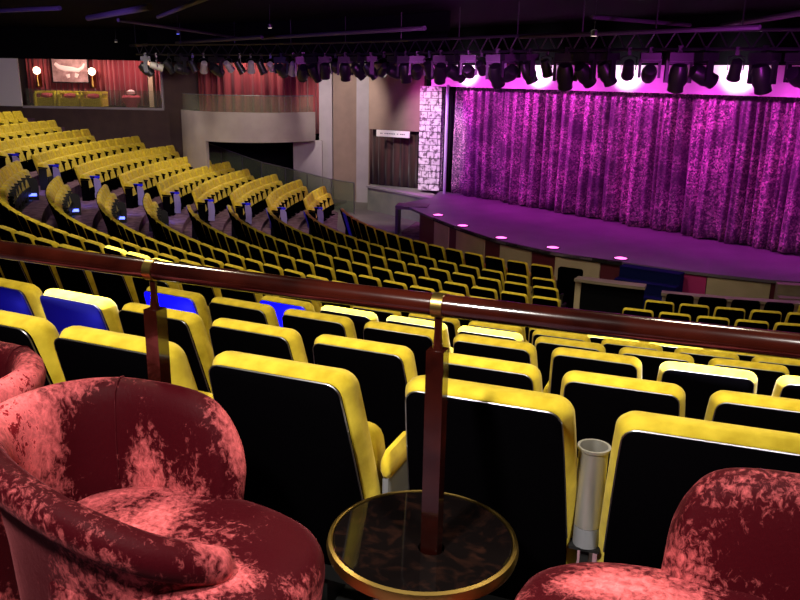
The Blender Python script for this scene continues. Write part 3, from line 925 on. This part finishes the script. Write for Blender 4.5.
# floor slab of the balcony
L = [[(dx + (dr-.15)*math.cos(R(a0+(a1-a0)*i/20)), dy + (dr-.15)*math.sin(R(a0+(a1-a0)*i/20))) for i in range(21)]][0]
L = L + [(-3.15, 31.5), (-7.95, 31.5)]; n = len(L)
b = MB(); b.add([(x, y, Z(-2.26)) for x, y in L] + [(x, y, Z(-2.1)) for x, y in L], [tuple(range(n))[::-1], tuple(range(n, 2*n))] + [(i, (i+1) % n, n+(i+1) % n, n+i) for i in range(n)])
under(bal, b.build('slab', M['ceil']))
b = MB(); b.arc(dr-.09, dr-.075, a0, a1, Z(-1.27), Z(-.72), 32, (dx, dy)); o = under(bal, b.build('glass_rail', M['glassclear'], smooth=True, angle=30))
b = MB(); b.tube([(dx + (dr-.08)*math.cos(R(a0+(a1-a0)*i/32)), dy + (dr-.08)*math.sin(R(a0+(a1-a0)*i/32)), Z(-.71)) for i in range(33)], .018, 6)
under(bal, b.build('top_rail', M['armgrey'], smooth=True))
pleats('balcony_curtain', M['redcurt'], [(-7.6, 30.6), (-6.3, 29.6), (-4.4, 29.6), (-3.0, 30.4)], Z(-2.1), Z(1.0), 'long red pleated curtain drawn along the drum balcony', amp=.07, wl=.33)
wall('wall_balcony_back', M['ceil'], (-8.0, 31.6), (-2.9, 31.6), 0, Z(1.5), .1)
# dark doorway under the balcony and lower curved grey wall
wall('wall_under_balcony', M['grey'], (-4.0, 29.6), (-2.95, 29.6), 0, Z(-2.30), .2)
ex = empty('exit_sign', (-4.55, 29.0, Z(-2.33)))
tag(ex, 'small green glowing sign above the dark doorway under the balcony', 'sign')
b = MB(); b.box(-.15, .15, 0, .04, 0, .09); child('housing', b.mesh('housing', M['base']), ex)
b = MB(); b.box(-.14, .14, -.012, -.001, .01, .08); child('panel', b.mesh('panel', M['exit']), ex)
# columns
o = vbox('wall_column', M['grey'], (-3.1, 30.15), (-2.62, 30.15), 0, Z(1.4), .6, 'pale grey column right of the drum balcony', 'column')
o = vbox('wall_column', M['tan'], (-2.60, 30.3), (-1.72, 30.3), 0, Z(1.4), .5, 'wide tan fabric-covered column between two pale ones', 'column')
o = vbox('wall_column', M['grey'], (-1.72, 30.05), (-1.22, 30.0), 0, Z(1.4), .6, 'pale grey column beside the dark curtained doorway', 'column')
wall('wall_back', M['tan'], (-1.22, 28.85), (.68, 27.75), Z(-1.80), Z(1.5), .15)
wall('wall_back_side', M['tan'], (-1.24, 30.1), (-1.235, 29.3), 0, Z(1.5), .1)
pleats('doorway_curtain', M['darkcurt'], [(-1.2, 29.2), (.56, 28.2)], STG-.05, Z(-1.76), 'dark brown curtain filling the doorway beside the stage', amp=.05, wl=.3)
wall('wall_doorway', M['ceil'], (-1.2, 29.75), (.9, 28.75), 0, Z(-1.6), .1)
sg = empty('doorway_sign', (-.36, 28.15, Z(-2.02)), math.atan2(-1.1, 1.9))
tag(sg, 'long white sign with dark lettering line above the dark doorway curtain', 'sign')
b = MB(); b.box(-.66, .66, 0, .05, 0, .22); child('board', b.mesh('board', M['white']), sg)
b = MB()
random.seed(3)
x = -.50
while x < .50:
    w = random.uniform(.025, .06)
    if random.random() > .12: b.box(x, x+w, -.004, -.0005, .095, .125)
    x += w + .018
child('lettering', b.mesh('lettering', mat('sign_text', (.12, .10, .1), .6)), sg)
# low wall and wing platform by the stage
lw = empty('wing_platform', (-.3, 27.4, 0))
tag(lw, 'low grey-green wall with platform in front of the doorway curtain', 'platform')
def quadslab(pts_, z0, z1):
    n_ = len(pts_); b_ = MB(); b_.add([(x, y, z0) for x, y in pts_] + [(x, y, z1) for x, y in pts_], [tuple(range(n_))[::-1], tuple(range(n_, 2*n_))] + [(i, (i+1) % n_, n_+(i+1) % n_, n_+i) for i in range(n_)]); return b_
under(lw, quadslab([(-1.22, 28.35), (.0, 26.75), (.95, 25.6), (1.1, 26.9), (.7, 28.2), (-1.15, 29.2)], 0, STG-.07).build('platform', M['lowwall']))
b = MB(); b.add([], [])
under(lw, quadslab([(-1.26, 28.30), (.95, 25.5), (1.15, 25.75), (-1.10, 28.5)], STG-.069, STG-.005).build('coping', M['grey']))
# console table at the corner of the stage
ct = empty('console_table', (.35, 23.9, 0), R(-8))
tag(ct, 'dark slab-sided console table standing at the left corner of stage', 'table')
b = MB(); b.box(-.50, .45, -.35, .35, STG-.08, STG+.02); child('table_top', b.mesh('table_top', M['wingfloor']), ct)
for sx in (-.46, .41):
    b = MB(); b.box(sx-.04, sx+.04, -.33, .33, 0, STG-.08); child('leg', b.mesh('leg', M['truss']), ct)

# sloping glass balustrade beside the left block
gb = empty('stair_balustrade', (-4.5, 28.6, 0))
tag(gb, 'sloping greenish glass balustrade beyond the left seat block', 'balustrade')
gp = []
for k, th in ((7, 158.2), (6, 157.6), (5, 158.2), (4, 159.6), (3, 160), (2, 161.5), (1, 163), (0, 166)):
    x, y, _ = polar(RK[k], th, 0); gp.append((x, y, floor_z(k)))
for i in range(len(gp)-1):
    (x0, y0, z0), (x1, y1, z1) = gp[i], gp[i+1]
    b = MB()
    b.add([(x0, y0, z0+.05), (x1, y1, z1+.05), (x1, y1, z1+1.08), (x0, y0, z0+1.08), (x0, y0+.012, z0+.05), (x1, y1+.012, z1+.05), (x1, y1+.012, z1+1.08), (x0, y0+.012, z0+1.08)],
          [(0, 1, 2, 3), (7, 6, 5, 4), (0, 4, 5, 1), (3, 2, 6, 7), (0, 3, 7, 4), (1, 5, 6, 2)])
    under(gb, b.build('glass_pane', M['glass']))
for (x, y, z) in gp:
    b = MB(); b.tube([(x, y, z-.0), (x, y, z+1.06)], .018, 8); under(gb, b.build('post', M['truss'], smooth=True))
b = MB(); b.tube([(x, y, z+1.09) for x, y, z in gp], .016, 8); under(gb, b.build('top_rail', M['armgrey'], smooth=True))

# ------------------------------------------------------------------ ceiling pipes, truss and lighting rig
def pipe(name, pts_, r, label, cat='pipe', m='truss'):
    b_ = MB(); b_.tube(pts_, r, 8); o_ = b_.build(name, M[m], smooth=True); tag(o_, label, cat); return o_
def gp_(px, py, z): x, y = ground(px, py, z); return (x, y, z)
#pipe('ceiling_pipe', [(-6.9, 17.5, Z(1.28)), (-5.9, 20.0, Z(1.28)), (-4.5, 16.0, Z(1.28))][:2] , .05, 'dark ceiling pipe running away above the far left seats')
pipe('ceiling_pipe', [gp_(88, 18, Z(1.10)), gp_(150, 7, Z(1.10))], .06, 'short slanting ceiling pipe above the lounge picture')
pipe('ceiling_pipe', [gp_(118, 20, Z(1.05)), gp_(240, 38, Z(1.05))], .035, 'thin ceiling pipe slanting down to the right above the drum balcony')
pipe('ceiling_pipe', [gp_(82, 49, Z(.92)), gp_(262, 37, Z(.92))], .05, 'long ceiling pipe over the lounge opening')
pipe('ceiling_pipe', [gp_(262, 38, Z(.95)), gp_(425, 28, Z(.95))], .045, 'long ceiling pipe crossing above the tan column')
pipe('ceiling_pipe', [gp_(520, 37, Z(.75)), gp_(760, 27, Z(.75))], .035, 'purple-lit ceiling pipe above stage curtain, nearly level')
pipe('ceiling_pipe', [gp_(592, 17, Z(1.0)), gp_(690, 25, Z(1.0))], .035, 'purple-lit ceiling pipe sloping down left of the dark upright')
pipe('ceiling_pipe', [gp_(722, 26, Z(1.05)), gp_(806, 12, Z(1.05))], .05, 'purple-lit ceiling pipe rising to the top right corner')

pipe('ceiling_pipe', [gp_(-30, 12, Z(1.2)), gp_(60, 8, Z(1.2))], .045, 'faint violet-lit ceiling pipe at top left corner')
pipe('ceiling_pipe', [gp_(158, 17, Z(1.15)), gp_(212, -4, Z(1.15))], .04, 'slanting ceiling pipe at top edge, above the drum balcony')
rig = [(-8.6, 26.8), (-6.0, 25.6), (-3.2, 23.6), (-.8, 21.2), (1.2, 18.6), (2.8, 16.4), (4.4, 14.8), (6.2, 13.6), (8.4, 12.8)]
def smoothpath(P_, n_):
    out = []
    for i in range(len(P_)-1):
        p0 = P_[max(0, i-1)]; p1 = P_[i]; p2 = P_[i+1]; p3 = P_[min(len(P_)-1, i+2)]
        for j in range(n_):
            t = j/n_
            out.append(tuple(.5*((2*p1[a]) + (-p0[a]+p2[a])*t + (2*p0[a]-5*p1[a]+4*p2[a]-p3[a])*t*t + (-p0[a]+3*p1[a]-3*p2[a]+p3[a])*t*t*t) for a in (0, 1)))
    out.append(P_[-1]); return out
rp = smoothpath(rig, 12)
tr = empty('lighting_truss', (0, 20, Z(.6)))
tag(tr, 'long curved black truss hanging under the ceiling and carrying the stage lights', 'truss')
TZ0, TZ1 = Z(.54), Z(.84)
b = MB(); b.tube([(x, y, TZ0) for x, y in rp], .03, 6); under(tr, b.build('lower_chord', M['fixture'], smooth=True))
b = MB(); b.tube([(x, y, TZ1) for x, y in rp], .03, 6); under(tr, b.build('upper_chord', M['fixture'], smooth=True))
b = MB()
for i in range(0, len(rp)-1):
    za, zb = (TZ0, TZ1) if i % 2 else (TZ1, TZ0)
    b.tube([(*rp[i], za), (*rp[i+1], zb)], .014, 5)
under(tr, b.build('lattice', M['fixture']))
for i in range(0, len(rp), 8):
    b = MB(); b.tube([(*rp[i], TZ1), (*rp[i], Z(1.495))], .012, 5); under(tr, b.build('drop_rod', M['fixture']))

bk = [(x + .0, y + .0) for x, y in rp]
bp_ = off(bk, -.55)
bp_ = [p for p in bp_ if proj(p[0], p[1], Z(.3))[0] < 452]
b = MB(); b.loops([[(x, y, Z(.32)), (x+.04, y+.04, Z(.32)), (x+.04, y+.04, Z(1.499)), (x, y, Z(1.499))] for x, y in bp_])
tag(b.build('trim_4', M['ceil']), kind='structure')
# stage light meshes: moving head (yoke) and par can
def mh_parts():
    P_ = {}
    b = MB(); b.box(-.17, .17, -.13, .13, -.12, 0); b.box(-.03, .03, -.03, .03, 0, .10); P_['base'] = b.mesh('base', M['fixture'])
    b = MB(); b.box(-.19, -.145, -.05, .05, -.42, -.10); b.box(.145, .19, -.05, .05, -.42, -.10); b.box(-.17, .17, -.05, .05, -.16, -.12); P_['yoke'] = b.mesh('yoke', M['fixture'])
    b = MB(); L = []
    for (y, r_) in ((-.20, .06), (-.19, .10), (-.10, .13), (.06, .14), (.12, .115), (.20, .12), (.21, .10)):
        L.append([(r_*math.cos(2*PI*k/14), y, r_*math.sin(2*PI*k/14)) for k in range(14)])
    b.loops(L); P_['head'] = b.mesh('head', M['fixture'], True, 40)
    b = MB(); L = []
    for (y, r_) in ((.212, .098), (.222, .06), (.226, .01)):
        L.append([(r_*math.cos(2*PI*k/14), y, r_*math.sin(2*PI*k/14)) for k in range(14)])
    b.loops(L); P_['lens'] = b.mesh('lens', M['lens'], True)
    return P_
def par_parts(m):
    P_ = {}
    b = MB(); b.tube([(-.13, 0, -.30), (-.14, 0, -.08), (0, 0, -.02), (.14, 0, -.08), (.13, 0, -.30)], .012, 6); b.box(-.03, .03, -.03, .03, -.04, .10); P_['yoke'] = b.mesh('yoke', M['fixture'])
    b = MB(); L = []
    for (y, r_) in ((-.20, .05), (-.18, .09), (-.05, .105), (.15, .11), (.155, .125), (.18, .125)):
        L.append([(r_*math.cos(2*PI*k/14), y, r_*math.sin(2*PI*k/14)) for k in range(14)])
    b.loops(L); P_['head'] = b.mesh('head', m, True, 40)
    b = MB(); L = []
    for (y, r_) in ((.181, .11), (.186, .05)):
        L.append([(r_*math.cos(2*PI*k/14), y, r_*math.sin(2*PI*k/14)) for k in range(14)])
    b.loops(L); P_['lens'] = b.mesh('lens', M['lens'], True)
    return P_
MH = mh_parts(); PARB = par_parts(M['fixture']); PARG = par_parts(M['fixgrey'])
random.seed(21)
rl = [0]
for i in range(1, len(rp)): rl.append(rl[-1] + math.dist(rp[i], rp[i-1]))
def onrig(s):
    j = max(q for q in range(len(rl)) if rl[q] <= s); j = min(j, len(rp)-2)
    t = (s-rl[j])/(rl[j+1]-rl[j]); return (rp[j][0]+(rp[j+1][0]-rp[j][0])*t, rp[j][1]+(rp[j+1][1]-rp[j][1])*t)
s = .35; cnt = 0; lights_xy = []
while s < rl[-1]-.2:
    x, y = onrig(s); lights_xy.append((x, y)); s += random.uniform(.40, .54)
NL = len(lights_xy)
def where_(px):
    if px < 316: return 'over the drum balcony'
    if px < 441: return 'over the columns and doorway'
    if px < 620: return 'over left half of curtain'
    return 'over right half of curtain'
cw = {}
for i, (x, y) in enumerate(lights_xy):
    px = proj(x, y, Z(.2))[0]
    w = where_(px); cw[w] = cw.get(w, 0)+1
    kind = 'par' if (px < 300 and i % 3) or i % 4 == 1 else 'mh'
    P_ = MH if kind == 'mh' else (PARG if px < 310 and i % 2 else PARB)
    sc_ = random.uniform(1.0, 1.25) if kind == 'mh' else random.uniform(.9, 1.1)
    t = empty('stage_light', (x, y, TZ0-.06), random.uniform(-.9, .9)-.6)
    t.scale = (sc_,)*3
    colr = 'black' if P_ is not PARG else 'grey'
    tag(t, '%s %s, %s from left %s' % (colr, 'moving stage light' if kind == 'mh' else 'stage can light', ordinal(cw[w]), w), 'stage light', 'stage lights hung on the truss')
    for n_, me in P_.items():
        if n_ == 'lens': continue
        c_ = child(n_, me, t)
        if n_ == 'head':
            c_.location.z = -.34 if kind == 'mh' else -.29
            tilt = random.uniform(-1.2, -.2); c_.rotation_euler = (tilt, 0, 0)
            child('lens', P_['lens'], c_)

# small recessed ceiling downlights that show as pale dashes
for px, py, zz, w in ((116, 42, 1.0, 'above the lounge opening'), (594, 8+28, .62, 'above the middle of stage curtain'), (270, 28, 1.0, 'above the drum balcony'), (178, 34, 1.0, 'left of the drum balcony, with blue glow')):
    x, y = ground(px, py, Z(zz))
    t = empty('ceiling_downlight', (x, y, Z(zz)))
    tag(t, 'small black ceiling downlight ' + w, 'downlight')
    b = MB(); b.lathe([(.045, 0), (.05, .01), (.05, .08), (.01, .09)], 14); child('can', b.mesh('can', M['fixture'], True, 40), t)
    b = MB(); b.tube([(0, 0, .09), (0, 0, 1.498-zz)], .004, 6); child('stem', b.mesh('stem', M['fixture']), t)
    b = MB(); b.lathe([(.043, -.004), (.043, .004), (.02, .006)], 14); child('lens', b.mesh('lens', mat('downlight_lens', (1, 1, .9), .4, emit=((.1, .15, 1) if px == 178 else (1, .8, .6)), es=(3 if px == 178 else 1.2))), t)

# cup holder between 4th and 5th seat of rear row: found from the anchored angles
s13 = step(13)
thm = 245.83 + 3.5*s13
x, y, _ = polar(RK[13]-.13, thm+.01, 0)
cup_holder(x, y, floor_z(13), R(thm)+PI/2)

# ------------------------------------------------------------------ lights
def aim(o, tgt):
    d = Vector(tgt) - o.location; o.rotation_euler = d.to_track_quat('-Z', 'Y').to_euler()
def spot(loc, tgt, energy, color=(1, 1, 1), size=60, blend=.5, rad=.15):
    l = bpy.data.lights.new('spot', 'SPOT'); l.energy = energy; l.color = color; l.spot_size = R(size); l.spot_blend = blend; l.shadow_soft_size = rad
    o = bpy.data.objects.new('spot_lamp', l); col.objects.link(o); o.location = loc; aim(o, tgt); return o
WARM = (1, .88, .66); WH = (1, .95, .88)
CZ = Z(1.42)
# house lights above the seats
for (x, y, e) in ((-1.6, 3.4, 310), (1.2, 3.0, 300), (3.6, 5.0, 290), (-3.2, 7.5, 440), (.6, 7.6, 400), (4.0, 9.0, 380), (-1.5, 12.2, 400), (2.2, 12.6, 380), (-6.0, 12.5, 480)):
    spot((x, y, CZ), (x+.25, y+.6, 0), e, WARM, 130, .8, .2)
# over the platform, on the armchairs
spot((-.9, .3, Z(1.1)), (-.55, 1.7, PLAT+.3), 480, WH, 75, .6, .12)
spot((.9, .2, Z(1.1)), (.95, 1.5, PLAT+.3), 300, WH, 75, .6, .12)
# house lights facing the left block and its wall
for (x, y, tx, ty, e) in ((.5, 20.5, -4.5, 27, 900), (-1.5, 17.5, -7, 26, 1200), (-3.5, 15, -9.5, 25, 1300), (-6.5, 14.0, -11, 26, 900)):
    spot((x, y, Z(.35)), (tx, ty, Z(-3.6)), e*.75, WARM, 54, .6, .12)
for (x, y) in ((-11.0, 23.0), (-8.0, 25.0), (-5.0, 26.2), (-12.0, 26.5)):
    spot((x, y, CZ), (x-.2, y+.3, 0), 420, WARM, 110, .8, .1)
spot((-1.2, 24.5, Z(.3)), (-2.75, 26.4, Z(-3.9)), 500, (1, .85, .9), 16, .5, .05)
for k, th in ((8, 191.2), (7, 192.0), (6, 190.5), (5, 190.8)):
    x, y, z = polar(RK[k]-.35, th - step(k)*.75, floor_z(k)+.55)
    spot((x, y, z), (x+.1, y+.25, z-.6), 14, (.08, .1, 1), 130, .6, .02)
# magenta stage lights
MG = (.78, .03, .95)
spot((1.15, 25.2, Z(.1)), (1.40, 26.5, Z(-2.0)), 160, (.55, .05, 1), 70, .6, .05)
for t_ in (.06, .2, .34, .48, .62, .76, .9):
    p = A + u2*LEN*t_; q = p + n2*(2.4) - u2*2.2
    spot((q.x, q.y, Z(.45)), (p.x, p.y, Z(-1.9)), 520 if t_ < .4 else 350, MG if int(t_*100) % 2 else (.95, .06, .85), 85, .8, .08)
spot((-1.4, 24.2, Z(.1)), (-.4, 27.2, Z(-4.2)), 420, (1, .92, .84), 52, .7, .1)
for t_ in (.15, .4, .65, .9):
    p = A + u2*LEN*t_; q = p + n2*(1.8)
    spot((q.x, q.y, Z(.8)), (q.x+n2.x*.3, q.y+n2.y*.3, STG), 230, (.66, .02, .85), 100, .8, .1)
# pink-white light washing the header
for t_ in (.1, .3, .5, .7, .9):
    p = A + u2*LEN*t_; q = p + n2*(1.0)
    spot((q.x, q.y, Z(-.02)), (p.x, p.y, Z(.42)), 85, (1, .78, .97), 100, .7, .05)
# white on pillar and columns
spot((-.8, 23.8, Z(.1)), (.75, 27, Z(-1.8)), 750, (1, .92, .97), 48, .6, .1)
spot((-2.6, 26.0, Z(.9)), (-1.9, 30, Z(-1.6)), 900, (1, .86, .8), 60, .7, .1)
spot((-8.6, 27.0, Z(.1)), (-7.6, 28.8, Z(-1.9)), 110, (1, .86, .84), 60, .8, .1)
spot((-5.4, 28.6, Z(1.2)), (-5.2, 29.8, Z(-.3)), 150, (1, .75, .7), 120, .7, .1)
# violet and blue spill on the pipes under the ceiling
spot((-7, 14, Z(.2)), (-6.5, 19, Z(1.3)), 600, (.35, .15, 1), 120, .8, .2)
spot((0, 15, Z(-.2)), (0, 19, Z(1.2)), 600, (.6, .1, .7), 130, .8, .2)
spot((4.5, 10.5, Z(-.3)), (5, 13.5, Z(1.1)), 450, (.7, .05, .8), 120, .8, .2)
# lounge
spot((-13, 31.7, Z(.42)), (-12.9, 31.9, Z(-1.3)), 90, (1, .8, .6), 130, .7, .1)
spot((-13, 32.3, Z(.7)), (-13, 34.2, Z(-.4)), 230, (1, .7, .6), 140, .7, .1)
spot((-10.5, 31.6, Z(.7)), (-10.6, 33, Z(-.8)), 200, (1, .6, .6), 120, .7, .1)
# hard white beams that burn out single seat tops, and blue ones on some backs
def seatpt(k, th): return polar(RK[k]-.03, th, Z(ZK[k]))
for k, th, e in ((12, 243.58+6*step(12), 0), (11, 242.73+6*step(11), 1), (11, 242.73+7*step(11), 1), (10, 243.16+1*step(10), 1), (10, 243.16+2*step(10), 1), (10, 243.16+3*step(10), 1), (8, 249.37, 1), (8, 249.37+step(8), 1), (12, 243.58, 1), (8, 229.2, 1), (8, 230.8, 1), (8, 232.4, 1)):
    if not e: continue
    x, y, z = seatpt(k, th)
    spot((x-.2, y-.5, CZ-.1), (x, y, z), 4500, (.8, .82, 1), 14 if k > 10 else 12, .5, .03)
BL = (.05, .05, 1)
for k, th, e in ((0, 192.5, 40), (1, 190.5, 40), (2, 191, 20), (3, 192, 20)):
    x, y, z = polar(RK[k], th, Z(ZK[k]-.35)); u = (math.cos(R(th)), math.sin(R(th)))
    spot((x+u[0]*.5-.1, y+u[1]*.5-.3, z+.2), (x, y, z), e, BL, 70, .6, .02)
for k, th in ((12, 243.58-step(12)), (12, 243.58), (11, 242.73), (10, 243.16)):
    x, y, z = polar(RK[k], th, Z(ZK[k]-.12))
    u = Vector((math.cos(R(th)), math.sin(R(th))))
    spot((x+u.x*.55, y+u.y*.55, floor_z(k)+.55), (x, y, z), 60, BL, 50, .6, .03)

# ------------------------------------------------------------------ world, camera
w = bpy.data.worlds.new('world'); scene.world = w; w.use_nodes = True
w.node_tree.nodes['Background'].inputs[0].default_value = (.01, .008, .012, 1)
w.node_tree.nodes['Background'].inputs[1].default_value = .3

cam = bpy.data.cameras.new('camera'); cam.sensor_width = 36; cam.lens = 36*FPX/800; cam.clip_start = .05; cam.clip_end = 200
co = bpy.data.objects.new('camera', cam); col.objects.link(co)
X = Vector((1, 0, 0)); U = Vector((0, math.sin(PITCH), math.cos(PITCH))); F = Vector((0, math.cos(PITCH), -math.sin(PITCH)))
rx = X*math.cos(ROLL) + U*math.sin(ROLL); ux = -X*math.sin(ROLL) + U*math.cos(ROLL)
m3 = Matrix((rx, ux, -F)).transposed()
co.matrix_world = Matrix.Translation((0, 0, EYE)) @ m3.to_4x4()
scene.camera = co
vs = scene.view_settings
scene.display_settings.display_device = 'sRGB'
vs.view_transform = 'Standard'; vs.look = 'None'; vs.gamma = 1; vs.use_curve_mapping = False; vs.exposure = 0
